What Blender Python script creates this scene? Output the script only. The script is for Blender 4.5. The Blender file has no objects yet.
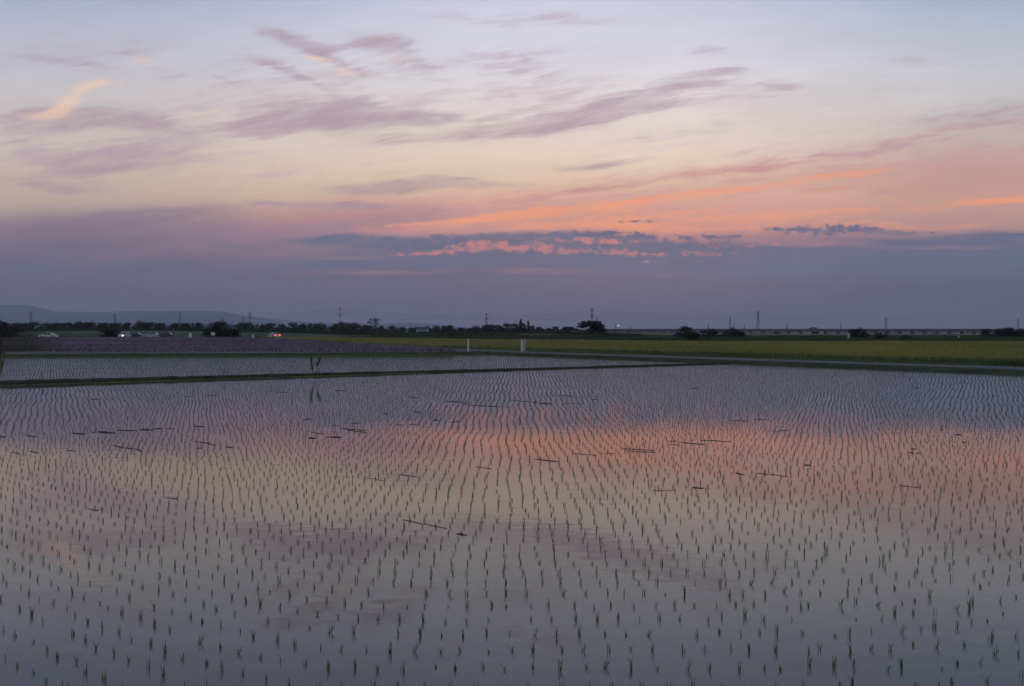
import bpy, math, random
import numpy as np
random.seed(7); rng = np.random.default_rng(7)
D = bpy.data; scn = bpy.context.scene; COL = scn.collection
H, F, HY = 2.0, 800.0, 331.0            # eye height (m), focal length and horizon row in picture pixels
def P(x, y, z=0.0):                      # photo measurement -> point in the place
    Y = F*(H-z)/(y-HY); return ((x-512.0)/F*Y, Y, z)
def lin(c): return tuple((v/255/12.92 if v/255 <= .04045 else ((v/255+.055)/1.055)**2.4) for v in c)

# ------------------------------------------------------------------ materials
def mat(name, col, rough=.8, var=.25, scale=3.0, col2=None, bump=0, spec=.3, metal=0, emit=None, estr=0, coord='Object'):
    m = D.materials.new(name); m.use_nodes = True; nt = m.node_tree; b = nt.nodes['Principled BSDF']
    b.inputs['Roughness'].default_value = rough; b.inputs['Specular IOR Level'].default_value = spec
    b.inputs['Metallic'].default_value = metal
    tc = nt.nodes.new('ShaderNodeTexCoord'); n = nt.nodes.new('ShaderNodeTexNoise')
    n.inputs['Scale'].default_value = scale; n.inputs['Detail'].default_value = 5
    nt.links.new(tc.outputs[coord], n.inputs['Vector'])
    r = nt.nodes.new('ShaderNodeValToRGB'); r.color_ramp.elements[0].position = .32; r.color_ramp.elements[1].position = .68
    c2 = col2 or tuple(min(1, c*(1+var)) for c in col); c1 = col if col2 else tuple(c*(1-var) for c in col)
    r.color_ramp.elements[0].color = (*c1, 1); r.color_ramp.elements[1].color = (*c2, 1)
    nt.links.new(n.outputs['Fac'], r.inputs['Fac']); nt.links.new(r.outputs['Color'], b.inputs['Base Color'])
    if bump:
        bp = nt.nodes.new('ShaderNodeBump'); bp.inputs['Strength'].default_value = bump
        nt.links.new(n.outputs['Fac'], bp.inputs['Height']); nt.links.new(bp.outputs['Normal'], b.inputs['Normal'])
    if emit:
        b.inputs['Emission Color'].default_value = (*emit, 1); b.inputs['Emission Strength'].default_value = estr
    return m
M = {}
M['seedling'] = mat('seedling_leaf', (.085,.145,.034), .6, .4, 4)
M['straw'] = mat('dead_straw', (.055,.045,.033), .9, .4, 30)
M['mud'] = mat('mud', (.10,.08,.06), .9, .3, 1)
M['soil'] = mat('field_soil', (.05,.06,.03), .95, .4, .6, coord='Object')
M['dike'] = mat('dike_earth', (.035,.038,.02), .95, .4, 2.5, bump=.4)
M['grass'] = mat('bank_grass_leaf', (.075,.10,.035), .7, .4, 1.2)
M['wheat'] = mat('wheat_ear', (.225,.22,.055), .8, .25, .045, col2=(.33,.29,.07))
M['wheatgreen'] = mat('wheat_green', (.11,.14,.045), .8, .25, .05)
M['flower'] = mat('purple_flower', (.27,.20,.30), .8, .3, .08)
M['flowerleaf'] = mat('flower_leaf', (.085,.085,.06), .8, .3, .1)
M['meadow'] = mat('meadow_leaf', (.05,.075,.035), .85, .45, .06)
M['reed'] = mat('scrub_leaf', (.04,.06,.024), .85, .5, .05)
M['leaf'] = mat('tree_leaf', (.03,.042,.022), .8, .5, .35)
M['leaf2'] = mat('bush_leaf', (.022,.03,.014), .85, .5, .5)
M['bark'] = mat('bark', (.07,.055,.045), .9, .3, 2)
M['road'] = mat('asphalt', (.06,.072,.07), .8, .15, 1.5)
M['white'] = mat('white_paint', (.62,.62,.66), .6, .08, 3)
M['offwhite'] = mat('grey_white_paint', (.5,.5,.52), .6, .1, 3)
M['wood'] = mat('weathered_wood', (.06,.05,.05), .9, .3, 8)
M['concrete'] = mat('concrete', (.17,.16,.17), .9, .2, .2)
M['darkconcrete'] = mat('stained_concrete', (.09,.085,.095), .9, .2, .2)
M['steel'] = mat('galvanised_steel', (.12,.12,.13), .6, .15, .5)
M['cable'] = mat('cable', (.05,.05,.05), .6, .1, 1)
M['carwhite'] = mat('white_car_paint', (.52,.52,.54), .3, .04, 1, spec=.6)
M['carsilver'] = mat('silver_car_paint', (.42,.43,.46), .3, .04, 1, spec=.6)
M['cardark'] = mat('dark_car_paint', (.04,.045,.06), .3, .04, 1, spec=.6)
M['glass'] = mat('car_glass', (.02,.025,.03), .08, .1, 1, spec=.8)
M['tyre'] = mat('tyre', (.02,.02,.02), .9, .1, 5)
M['rim'] = mat('wheel_rim', (.35,.35,.36), .4, .1, 5)
M['lamp_off'] = mat('headlamp_lens', (.5,.5,.52), .2, .05, 5)
M['lamp_on'] = mat('lit_headlamp', (.8,.8,.8), .3, .02, 5, emit=(1,.93,.85), estr=5)
M['tail_on'] = mat('lit_tail_lamp', (.6,.05,.03), .3, .02, 5, emit=(1,.06,.04), estr=3.2)
M['tail_off'] = mat('tail_lamp', (.25,.02,.02), .3, .02, 5)
M['bulb'] = mat('lit_street_lamp', (.8,.8,.8), .3, .02, 5, emit=(.95,.97,1), estr=1.3)
M['roof'] = mat('grey_roof', (.08,.085,.1), .8, .2, .3)
M['wall'] = mat('pale_wall', (.5,.49,.47), .8, .1, .3)
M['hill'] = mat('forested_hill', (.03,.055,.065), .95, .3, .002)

def band_material():
    m = D.materials.new('red_and_white_steel'); m.use_nodes = True; nt = m.node_tree; b = nt.nodes['Principled BSDF']
    tc = nt.nodes.new('ShaderNodeTexCoord'); sx = nt.nodes.new('ShaderNodeSeparateXYZ'); nt.links.new(tc.outputs['Object'], sx.inputs[0])
    mm = nt.nodes.new('ShaderNodeMath'); mm.operation = 'MODULO'; mm.inputs[1].default_value = 15
    g = nt.nodes.new('ShaderNodeMath'); g.operation = 'GREATER_THAN'; g.inputs[1].default_value = 7.5
    mx = nt.nodes.new('ShaderNodeMix'); mx.data_type = 'RGBA'
    mx.inputs[6].default_value = (.10,.03,.03,1); mx.inputs[7].default_value = (.34,.33,.34,1)
    nt.links.new(sx.outputs[2], mm.inputs[0]); nt.links.new(mm.outputs[0], g.inputs[0]); nt.links.new(g.outputs[0], mx.inputs[0])
    nt.links.new(mx.outputs[2], b.inputs['Base Color']); b.inputs['Roughness'].default_value = .6
    return m
M['banded'] = band_material()

def water_material():
    m = D.materials.new('paddy_water'); m.use_nodes = True; nt = m.node_tree; b = nt.nodes['Principled BSDF']
    N = nt.nodes.new; L = nt.links.new
    tc = N('ShaderNodeTexCoord')
    n = N('ShaderNodeTexNoise'); n.inputs['Scale'].default_value = .5; n.inputs['Detail'].default_value = 4; L(tc.outputs['Object'], n.inputs['Vector'])
    r = N('ShaderNodeValToRGB'); r.color_ramp.elements[0].position = .35; r.color_ramp.elements[1].position = .7
    r.color_ramp.elements[0].color = (.085,.077,.066,1); r.color_ramp.elements[1].color = (.112,.100,.085,1)
    L(n.outputs['Fac'], r.inputs['Fac']); L(r.outputs['Color'], b.inputs['Base Color'])
    b.inputs['IOR'].default_value = 1.42; b.inputs['Roughness'].default_value = .03; b.inputs['Specular IOR Level'].default_value = .5
    mp = N('ShaderNodeMapping'); mp.inputs['Scale'].default_value = (1.2, 2.2, 1); L(tc.outputs['Object'], mp.inputs[0])
    w = N('ShaderNodeTexNoise'); w.inputs['Scale'].default_value = 2.2; w.inputs['Detail'].default_value = 3; L(mp.outputs[0], w.inputs['Vector'])
    bp = N('ShaderNodeBump'); bp.inputs['Strength'].default_value = .06; bp.inputs['Distance'].default_value = .03
    L(w.outputs['Fac'], bp.inputs['Height']); L(bp.outputs['Normal'], b.inputs['Normal'])
    return m
M['water'] = water_material()

# ------------------------------------------------------------------ mesh helpers
def link(name, me, m=None, parent=None):
    o = D.objects.new(name, me); COL.objects.link(o)
    if m is not None and me is not None:
        for x in (m if isinstance(m, (list, tuple)) else [m]): me.materials.append(x)
    if parent: o.parent = parent
    return o
def tag(o, label=None, cat=None, group=None, kind=None):
    if label: o['label'] = label
    if cat: o['category'] = cat
    if group: o['group'] = group
    if kind: o['kind'] = kind
    return o
def empty(name, loc=(0,0,0), rz=0):
    o = D.objects.new(name, None); COL.objects.link(o); o.location = loc; o.rotation_euler = (0,0,rz); o.empty_display_size = .1
    return o
def mesh_np(name, verts, faces, mi=None):
    """verts (n,3), faces (m,k) arrays"""
    me = D.meshes.new(name); verts = np.asarray(verts, dtype=np.float32); faces = np.asarray(faces, dtype=np.int32)
    n, k = faces.shape
    me.vertices.add(len(verts)); me.vertices.foreach_set('co', verts.ravel())
    me.loops.add(n*k); me.loops.foreach_set('vertex_index', faces.ravel())
    me.polygons.add(n); me.polygons.foreach_set('loop_start', np.arange(0, n*k, k, dtype=np.int32))
    me.polygons.foreach_set('loop_total', np.full(n, k, dtype=np.int32))
    if mi is not None: me.polygons.foreach_set('material_index', np.asarray(mi, dtype=np.int32))
    me.update(calc_edges=True); me.validate(); return me
class MB:
    def __init__(s): s.v = []; s.f = []
    def add(s, vs, fs):
        o = len(s.v); s.v += [tuple(v) for v in vs]; s.f += [tuple(i+o for i in f) for f in fs]; return s
    def box(s, c, d, rz=0):
        cx, cy, cz = c; dx, dy, dz = [q/2 for q in d]; ca, sa = math.cos(rz), math.sin(rz); vs = []
        for z in (-dz, dz):
            for x, y in ((-dx,-dy),(dx,-dy),(dx,dy),(-dx,dy)): vs.append((cx+x*ca-y*sa, cy+x*sa+y*ca, cz+z))
        return s.add(vs, [(3,2,1,0),(4,5,6,7),(0,1,5,4),(1,2,6,5),(2,3,7,6),(3,0,4,7)])
    def bar(s, a, b, r, r2=None, n=5):
        r2 = r if r2 is None else r2; a = np.array(a, float); b = np.array(b, float); d = b-a; L = np.linalg.norm(d)
        if L < 1e-6: return s
        d /= L; u = np.cross(d, (0,0,1)) if abs(d[2]) < .95 else np.cross(d, (1,0,0)); u /= np.linalg.norm(u); w = np.cross(d, u); vs = []
        for p, q in ((a, r), (b, r2)):
            for k in range(n): t = 2*math.pi*k/n; vs.append(p+q*(math.cos(t)*u+math.sin(t)*w))
        fs = [(k, (k+1)%n, n+(k+1)%n, n+k) for k in range(n)]+[tuple(range(n-1,-1,-1)), tuple(range(n,2*n))]
        return s.add(vs, fs)
    def build(s, name, m, parent=None, smooth=False):
        me = D.meshes.new(name); me.from_pydata(s.v, [], s.f); me.update()
        if smooth: me.polygons.foreach_set('use_smooth', [True]*len(me.polygons))
        return link(name, me, m, parent)

# ------------------------------------------------------------------ sky
def build_world():
    w = D.worlds.new('World'); scn.world = w; w.use_nodes = True; nt = w.node_tree; nt.nodes.clear()
    N = nt.nodes.new; L = nt.links.new
    def val(sock, x):
        if isinstance(x, (int, float)): sock.default_value = x
        else: L(x, sock)
    def ma(op, a, b=None, c=None, clamp=False):
        n = N('ShaderNodeMath'); n.operation = op; n.use_clamp = clamp; val(n.inputs[0], a)
        if b is not None: val(n.inputs[1], b)
        if c is not None: val(n.inputs[2], c)
        return n.outputs[0]
    def smooth(x, a, b):
        n = N('ShaderNodeMapRange'); n.interpolation_type = 'SMOOTHSTEP'; val(n.inputs[0], x)
        n.inputs[1].default_value = a; n.inputs[2].default_value = b; n.inputs[3].default_value = 0; n.inputs[4].default_value = 1
        return n.outputs[0]
    def mix(f, a, b):
        n = N('ShaderNodeMix'); n.data_type = 'RGBA'; val(n.inputs[0], f)
        for s, x in ((6, a), (7, b)):
            if isinstance(x, tuple): n.inputs[s].default_value = (*x, 1)
            else: L(x, n.inputs[s])
        return n.outputs[2]
    tc = N('ShaderNodeTexCoord'); sp = N('ShaderNodeSeparateXYZ'); L(tc.outputs['Generated'], sp.inputs[0]); X, Y, Z = sp.outputs
    hyp = ma('SQRT', ma('ADD', ma('MULTIPLY', X, X), ma('MULTIPLY', Y, Y)))
    yc = ma('MAXIMUM', ma('MAXIMUM', Y, ma('MULTIPLY', hyp, .7)), .02)
    p = ma('MULTIPLY', ma('DIVIDE', X, yc), 8.0); V = ma('MAXIMUM', ma('DIVIDE', Z, yc), 0.0); q = ma('MULTIPLY', V, 8.0)
    def comb(a, b, c=0.0):
        n = N('ShaderNodeCombineXYZ'); val(n.inputs[0], a); val(n.inputs[1], b); val(n.inputs[2], c); return n.outputs[0]
    pq0 = comb(p, q)
    def noise(vec, sx, sy, seed, rot=0, detail=5, rough=.55, color=False, dist=0):
        m = N('ShaderNodeMapping'); m.vector_type = 'TEXTURE'; L(vec, m.inputs[0]); m.inputs['Rotation'].default_value = (0,0,rot)
        m.inputs['Scale'].default_value = (sx, sy, 1); m.inputs['Location'].default_value = (seed*3.7,seed*1.3,0)
        n = N('ShaderNodeTexNoise'); n.noise_dimensions = '2D'; n.inputs['Scale'].default_value = 1; n.inputs['Detail'].default_value = detail; n.inputs['Roughness'].default_value = rough
        n.inputs['Distortion'].default_value = dist
        L(m.outputs[0], n.inputs['Vector']); return n.outputs['Color'] if color else n.outputs['Fac']
    # gentle warp so that no cloud has a ruler-straight axis
    w1 = ma('MULTIPLY_ADD', ma('SUBTRACT', noise(pq0, 1.6, .8, 3.1, detail=3), .5), .5, p); w2 = ma('MULTIPLY_ADD', ma('SUBTRACT', noise(pq0, 1.6, .8, 43.1, detail=3), .5), .16, q)
    pq = comb(w1, w2)
    def ramp(stops):
        n = N('ShaderNodeValToRGB'); cr = n.color_ramp; cr.interpolation = 'EASE' if False else 'LINEAR'
        pts = sorted(((HY-y)/F if y > -50 else -y/1000.0, c) for y, c in stops)
        cr.elements[0].position = pts[0][0]; cr.elements[0].color = (*lin(pts[0][1]), 1)
        cr.elements[1].position = pts[-1][0]; cr.elements[1].color = (*lin(pts[-1][1]), 1)
        for t, c in pts[1:-1]: e = cr.elements.new(t); e.color = (*lin(c), 1)
        L(ma('ADD', V, ma('MULTIPLY', ma('SUBTRACT', noise(pq0, 3.5, .6, 11), .5), .02)), n.inputs[0]); return n.outputs[0]
    left = ramp([(331,(92,92,112)),(300,(104,99,117)),(265,(112,106,126)),(240,(128,117,136)),(222,(160,140,146)),(200,(200,178,162)),(175,(208,188,170)),(140,(206,192,184)),(100,(200,193,194)),(50,(192,192,206)),(0,(168,175,198)),(-600,(150,164,190)),(-1000,(122,138,172))])
    mid = ramp([(331,(101,97,113)),(300,(109,103,121)),(270,(119,110,130)),(247,(140,120,140)),(230,(218,152,142)),(210,(230,172,150)),(185,(232,200,172)),(150,(233,213,197)),(120,(229,215,210)),(80,(222,216,220)),(40,(212,211,225)),(0,(200,201,220)),(-600,(160,170,196)),(-1000,(122,138,172))])
    right = ramp([(331,(88,90,110)),(300,(93,95,116)),(262,(101,104,127)),(248,(113,110,132)),(236,(150,128,138)),(224,(196,155,147)),(200,(212,165,146)),(170,(204,163,152)),(140,(200,180,174)),(110,(200,194,192)),(70,(197,197,204)),(0,(166,177,200)),(-600,(148,162,188)),(-1000,(122,138,172))])
    base = mix(smooth(p, .6, -4.6), mid, left); base = mix(smooth(p, 1.2, 5.0), base, right)
    col = base
    # fine streaked noise shared by the cloud sheets
    st1 = noise(pq, 1.5, .16, 21, rot=.10, detail=9, rough=.68); st2 = noise(pq, .55, .14, 35, rot=-.12, detail=6, rough=.6)
    st3 = noise(pq, .42, .055, 61, rot=.14, detail=5, rough=.65); st4 = noise(pq0, .9, .5, 71, detail=5, rough=.6)
    wis = ma('ADD', ma('MULTIPLY_ADD', st1, .45, ma('MULTIPLY', st3, .3)), ma('MULTIPLY', st4, .25))
    puff = noise(pq0, .13, .085, 50, detail=6, rough=.6)
    inner = ma('MULTIPLY_ADD', smooth(noise(pq, .8, .13, 91, rot=.2, detail=6, rough=.62), .3, .68), .5, .56)
    last = [None]
    def cloud(layer, noise_amt, nz, colr, colr2=None, opac=1.0, lo=.25, hi=.95):
        nonlocal col
        acc = None; runs = {}
        bins = (-52,-35,-25,-14,-7,0,4,8,12,38)
        for f in layer:
            if f[5] < .05: continue
            ang = min(bins, key=lambda t: abs(t-f[4])); runs.setdefault((f[3] > 3.5, ang), []).append(f)
        for (big, ang), items in sorted(runs.items()):
            ca, sa = math.cos(math.radians(ang)), math.sin(math.radians(ang))
            for k0 in range(0, len(items), 12):
                prev = acc if acc is not None else last[0]; sx_ = w1 if big else p
                vec = comb(sx_ if prev is None else ma('MULTIPLY_ADD', prev, 1e-6, sx_), w2 if big else q, 0.0)
                def dot(v3):
                    d = N('ShaderNodeVectorMath'); d.operation = 'DOT_PRODUCT'; L(vec, d.inputs[0]); d.inputs[1].default_value = v3; return d.outputs['Value']
                rv = comb(dot((ca, sa, 0)), dot((-sa, ca, 0)), 0.0)
                for x, y, hl, hw, _, st in items[k0:k0+12]:
                    cx, cy = (x-512)/100.0, (HY-y)/100.0; g1, g2 = 100.0/hl, 100.0/hw
                    t_ = N('ShaderNodeVectorMath'); t_.operation = 'MULTIPLY_ADD'; L(rv, t_.inputs[0]); t_.inputs[1].default_value = (g1, g2, 0)
                    t_.inputs[2].default_value = (-(cx*ca+cy*sa)*g1, (cx*sa-cy*ca)*g2, 0)
                    d = N('ShaderNodeVectorMath'); d.operation = 'DOT_PRODUCT'; L(t_.outputs[0], d.inputs[0]); L(t_.outputs[0], d.inputs[1])
                    e = ma('POWER', .36788, d.outputs['Value'])
                    acc = ma('MULTIPLY', e, st) if acc is None else ma('MULTIPLY_ADD', e, st, acc)
        acc = ma('MINIMUM', acc, 1.25)
        gate = ma('MULTIPLY', smooth(acc, .02, .3), noise_amt)
        k = ma('MULTIPLY_ADD', ma('SUBTRACT', nz, .5), ma('MULTIPLY', gate, 2.6), acc)
        last[0] = ma('MULTIPLY', ma('MULTIPLY', smooth(k, lo, hi), opac), inner); col = mix(last[0], col, colr)
    # broad pink glow and warm patches
    cloud([(560,222,230,12,2,.9),(380,205,120,10,5,.7),(930,165,190,26,5,.55),(700,190,200,22,6,.7),(520,215,200,14,4,.7),(1010,190,90,30,4,.6),(640,222,160,10,3,.6)], 1.4, wis, lin((210,158,152)), opac=.72, lo=.05, hi=1.2)
    cloud([(250,238,150,16,3,.8),(330,262,130,14,0,.6),(60,262,80,16,0,.25),(420,215,90,10,4,.7),(330,222,80,12,4,.7)], .5, st2, lin((160,130,146)), opac=.75, lo=.1, hi=1.1)
    # fan of pink strands opening to the right
    cloud([(800,163,150,4.5,10,.6),(900,140,130,6,10,.55),(960,128,90,5,8,.45),(700,176,110,4,9,.5),(980,172,90,5,7,.55),(860,188,150,5,6,.5),(960,218,110,5,4,.5),(520,202,120,4,5,.5),(420,210,110,5,6,.6),(330,216,90,6,6,.5),(620,186,90,3.5,10,.4),(1000,150,60,5,8,.5),(760,150,90,4,8,.35),(700,205,150,3,6,.4)], 2.3, wis, lin((200,146,146)), opac=.7, lo=.05, hi=1.25)
    # orange strands
    cloud([(590,210,130,9,5,.5),(420,222,70,5,3,.4),(640,202,120,4,8,.72),(740,190,90,3.5,8,.6),(850,175,60,3.5,8,.5),(900,206,130,4,5,.62),(1000,200,60,3,6,.5),(540,213,80,4,5,.72),(600,221,110,5,3,.5),(760,219,110,5,3,.55),(470,221,60,3,4,.6),(700,230,70,4,0,.65),(620,230,60,4,0,.6),(820,192,120,3,8,.4),(680,182,90,4,8,.25),(560,225,120,5,2,.5),(880,225,120,5,2,.4)], 2.2, wis, lin((250,166,126)), opac=1.0, lo=.05, hi=1.25)
    cloud([(420,228,40,3,2,.6),(385,231,50,3,2,.5)], .4, st1, lin((222,150,138)), opac=.8)
    # pale mauve cirrus
    mauve = [(640,100,95,6,14,.75),(600,117,80,5,9,.6),(540,122,90,6,14,.7),(450,133,60,6,8,.7),(700,76,45,3.5,9,.8),(660,107,55,4,5,.4),
        (310,120,95,11,5,.95),(260,128,50,8,3,.6),(370,112,50,8,-6,.5),(110,118,60,9,-4,.7),(60,125,60,12,5,.5),(20,118,40,12,0,.5),(150,126,30,6,-8,.4),
        (120,161,62,9,2,1.15),(90,166,35,6,0,.5),(60,187,38,3.5,-4,.7),(40,180,30,3,-10,.4),(110,150,60,7,4,.4),
        (280,65,30,3.5,-28,.8),(250,58,18,3,-15,.5),(300,42,38,5,-14,.8),(335,60,40,4.5,-24,.6),(310,78,30,3,-35,.4),(385,50,34,8,-14,.75),(410,55,24,6,-25,.4),(440,82,20,3,-8,.5),(350,150,0.1,0.1,0,0),
        (430,186,75,3.6,1,.95),(390,190,65,3,2,.6),(460,180,28,2.6,0,.5),(300,183,30,3,0,.3),(340,177,20,3,0,.25),(600,165,36,3,4,.9),(570,168,20,2,0,.3),(330,206,60,3,2,.7),(260,204,30,3,0,.4),
        (510,65,45,9,-12,.45),(480,23,50,5,-5,.4),(560,20,60,5,-3,.4),(120,5,60,4,3,.35),(85,27,22,2.5,-5,.4),(225,78,30,3,-14,.5),(160,59,40,2.5,-4,.4),(60,65,60,4,-8,.35),(700,52,40,6,0,.25),(785,88,28,4,0,.25),
        (960,125,120,10,6,.35),(820,150,80,6,6,.3),(1000,108,60,8,6,.35),(900,62,60,5,0,.2)]
    mauve = [(a_, b_, c_*1.12, d_*1.35, e_, f_*1.3) for a_, b_, c_, d_, e_, f_ in mauve if f_]
    cloud(mauve, 1.6, wis, lin((174,149,162)), opac=.82, lo=.02, hi=1.35)
    # large lavender bank on the left and the low blue-grey deck
    cloud([(90,226,120,14,4,1.0),(0,240,120,18,4,.9),(180,212,60,6,4,.8),(230,232,90,14,0,.5)], .5, wis, lin((140,122,139)), opac=.8, lo=.05, hi=1.4)
    cloud([(420,242,120,8,0,1.1),(560,241,70,8,0,1.0),(330,240,60,4,0,.6),(420,261,130,7,0,1.0),(330,266,60,4,0,.5),(600,262,160,10,0,1.05),(520,283,220,7,0,.5),
        (740,260,110,13,0,1.15),(850,264,120,12,0,.9),(960,262,130,16,0,1.1),(1020,258,90,18,0,1.1),(680,252,70,9,0,.9),(650,246,40,5,0,.6),(960,241,110,4.5,-2,.95),(1010,240,60,5,0,.7),(800,256,60,6,0,.3),(100,270,200,12,0,.55)], .6, wis, lin((106,113,138)), opac=1.0, lo=.12, hi=.95)
    # crisp little cumulus and lit coral tops
    cloud([(690,243,60,6,0,.8),(760,248,60,5,0,.7),(830,250,60,4,0,.6),(930,243,70,4,0,.8),(1000,246,50,5,0,.7),(470,237,80,4,0,.7),(380,238,60,4,0,.5),(730,262,60,5,0,.5),(800,230,26,3,0,1.1),(838,228,22,5,0,1.2),(868,231,20,3,0,.9),(905,233,32,2.2,-3,1.0),(780,229,14,2,0,.6),(560,236,60,3,0,.8),(600,232,36,2.2,0,.6),(640,238,30,3,0,.8),(640,222,28,1.8,0,.5),(710,237,26,2.6,0,.7),(850,235,90,2,0,.3)], 1.5, puff, lin((108,110,137)), opac=1.05, lo=.2, hi=1.2)
    cloud([(440,252,34,2.4,3,1.0),(482,246,22,5,0,1.2),(520,249,26,4,0,1.15),(545,251,26,3,0,1.1),(420,254,26,2,0,.8),(590,240,36,3,0,.9),(620,243,34,2.6,0,.8),(600,251,34,3.4,0,.75),(640,255,20,3,0,.6),(700,254,40,3,0,.55),(730,247,40,2.6,0,.55),(670,262,50,2.4,0,.4),(790,243,50,2.4,0,.5)], 1.5, puff, lin((220,142,134)), opac=.95, lo=.25, hi=1.35)
    cloud([(380,273,90,2.6,1,.7),(500,269,80,2,2,.5),(350,258,60,3,0,.7),(560,272,80,2.4,0,.5),(640,276,80,3,0,.45),(700,273,60,2,0,.35),(820,244,70,3.2,1,.95),(930,248,70,2.4,0,.7),(760,238,50,2.4,0,.6),(720,241,90,2.4,0,.7)], 1.0, wis, lin((176,134,146)), opac=.7, lo=.1, hi=1.1)
    # thin veils of high cloud
    cloud([(400,90,200,35,8,.5),(150,60,170,30,-5,.4),(560,110,160,20,10,.4),(100,150,150,30,5,.55),(820,90,160,25,6,.25),(250,180,200,14,3,.4),(700,140,140,14,8,.4),(950,150,120,20,6,.5)], 2.0, wis, lin((186,164,175)), opac=.75, lo=.05, hi=1.3)
    # sun-touched peach flecks
    cloud([(72,102,20,8,38,.9),(50,116,24,4,12,.7),(93,87,26,4,4,.7),(62,108,20,10,38,.5),(36,116,18,4,0,.5),(135,64,17,6,0,.85),(85,140,20,2,8,.6),(206,114,34,2.5,8,.55),(318,60,20,3,-10,.75),(396,58,20,3.4,-10,.7),(345,72,14,2.6,-20,.5),(345,76,20,2,0,.3),(244,59,16,2,-20,.4),(450,105,36,2.4,8,.35),(720,68,40,2.4,8,.3),(345,72,20,3,0,.3)], 1.0, wis, lin((238,202,176)), opac=.85, lo=.1, hi=1.2)
    # faint old contrail
    cloud([(262,192,26,.8,-52,.8)], .3, st1, lin((160,140,150)), opac=.35)
    # broad tonal mottling
    mo = noise(pq, 2.2, .5, 80, rot=.1, detail=5); brt = ma('MULTIPLY_ADD', smooth(q, .8, 1.9), .10, 1.03); v = ma('MULTIPLY_ADD', ma('SUBTRACT', mo, .5), .26, brt)
    h = N('ShaderNodeHueSaturation'); L(col, h.inputs['Color']); L(v, h.inputs['Value']); h.inputs['Saturation'].default_value = 1.0
    b1 = N('ShaderNodeBackground'); L(h.outputs[0], b1.inputs[0]); b1.inputs[1].default_value = 1.0
    sky = N('ShaderNodeTexSky'); sky.sky_type = 'NISHITA'; sky.sun_disc = False; sky.sun_elevation = math.radians(1.0); sky.sun_rotation = math.radians(9.0)
    sky.dust_density = 3
    b2 = N('ShaderNodeBackground'); L(sky.outputs[0], b2.inputs[0]); b2.inputs[1].default_value = .08
    ms = N('ShaderNodeMixShader'); ms.inputs[0].default_value = .04; L(b1.outputs[0], ms.inputs[1]); L(b2.outputs[0], ms.inputs[2])
    o = N('ShaderNodeOutputWorld'); L(ms.outputs[0], o.inputs[0])
    w.cycles.sampling_method = 'NONE'
build_world()
sl = D.lights.new('sun', 'SUN'); sl.energy = .004; sl.angle = math.radians(30); sl.color = (1,.7,.55)
so = D.objects.new('sun', sl); COL.objects.link(so); so.rotation_euler = (math.radians(88), 0, math.radians(-9+180)); so.location = (0,0,50)

# ------------------------------------------------------------------ ground plan
NX, NY = .78, .625                       # normal of the farm road (c = NX*X + NY*Y)
def road_pt(c, X): return (X, (c-NX*X)/NY)
def far_bank(X): return 69.6+.206*X      # far bank of the second paddy
def dike_y(X): return 47.06+.605*(X-9.88)
def flower_edge(Y): return -1-(Y-63)*.4608  # right edge of the flower field
R0, R1 = 43.3, 46.7
def sheet(name, pts, z, m):
    me = D.meshes.new(name); me.from_pydata([(x,y,z) for x,y in pts], [], [tuple(range(len(pts)))]); me.update()
    o = link(name, me, m); return tag(o, kind='structure')
B = 12000
sheet('ground', [(-B,-B),(B,-B),(B,B),(-B,B)], -.10, M['soil'])
cor = (-2.1, 69.2)
# raised land behind the paddies, with a sloping foot
edge = [(-400, far_bank(-400)), (-120, far_bank(-120)), (-60, far_bank(-60)), (-30, far_bank(-30)), cor, road_pt(41.6, 6), road_pt(41.5, 13.4), road_pt(41.4, 24), road_pt(41.4, 60)]
me = D.meshes.new('field_ground')
vs = [(x,y,-.09) for x,y in edge]+[(x+.25,y+.3,.10) for x,y in edge]
n = len(edge); fs = [(i,i+1,n+i+1,n+i) for i in range(n-1)]
vs += [(B-100, edge[-1][1], .10), (B-100, B-100, .10), (-B+100, B-100, .10), (-B+100, edge[0][1]+.3, .10)]
fs.append(tuple(range(n, 2*n))+(2*n, 2*n+1, 2*n+2, 2*n+3)); me.from_pydata(vs, [], fs); me.update()
tag(link('field_ground', me, M['soil']), kind='structure')
# water of the two paddies: one sheet, the dike stands in it
sheet('water', [(-130,2.2),(120,2.2),(120,-60),(121,-60),(121,100),(-130,100)], 0, M['water']) if False else None
sheet('water', [(-130,2.2),(58,2.2),(30,32),(10,75),(-130,75)], 0, M['water'])
# bank the photographer stands on
mb = MB(); mb.add([(-60,2.6,-.05),(60,2.6,-.05),(60,1.6,.45),(-60,1.6,.45),(60,-8,.45),(-60,-8,.45)], [(0,1,2,3),(3,2,4,5)])
tag(mb.build('bank', M['dike']), kind='structure')
# farm road
road = [road_pt(R0, 60), road_pt(R0, 24), road_pt(R0, 0), (flower_edge(90)+.5, 90), (flower_edge(212)+.5, 212)]
ro = [road_pt(R1, 60), road_pt(R1, 24), road_pt(R1, 2.4), (flower_edge(90)+4, 91.5), (flower_edge(212)+4, 212)]
me = D.meshes.new('farm_road'); n = len(road)
vs = [(x,y,.13) for x,y in road]+[(x,y,.13) for x,y in ro]
me.from_pydata(vs, [], [(i,n+i,n+i+1,i+1) for i in range(n-1)]); me.update()
tag(link('farm_road', me, M['road']), kind='structure')
sheet('far_lane', [(-190,212.5),(-10,212.5),(-10,218),(-190,218)], .13, M['road'])

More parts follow.
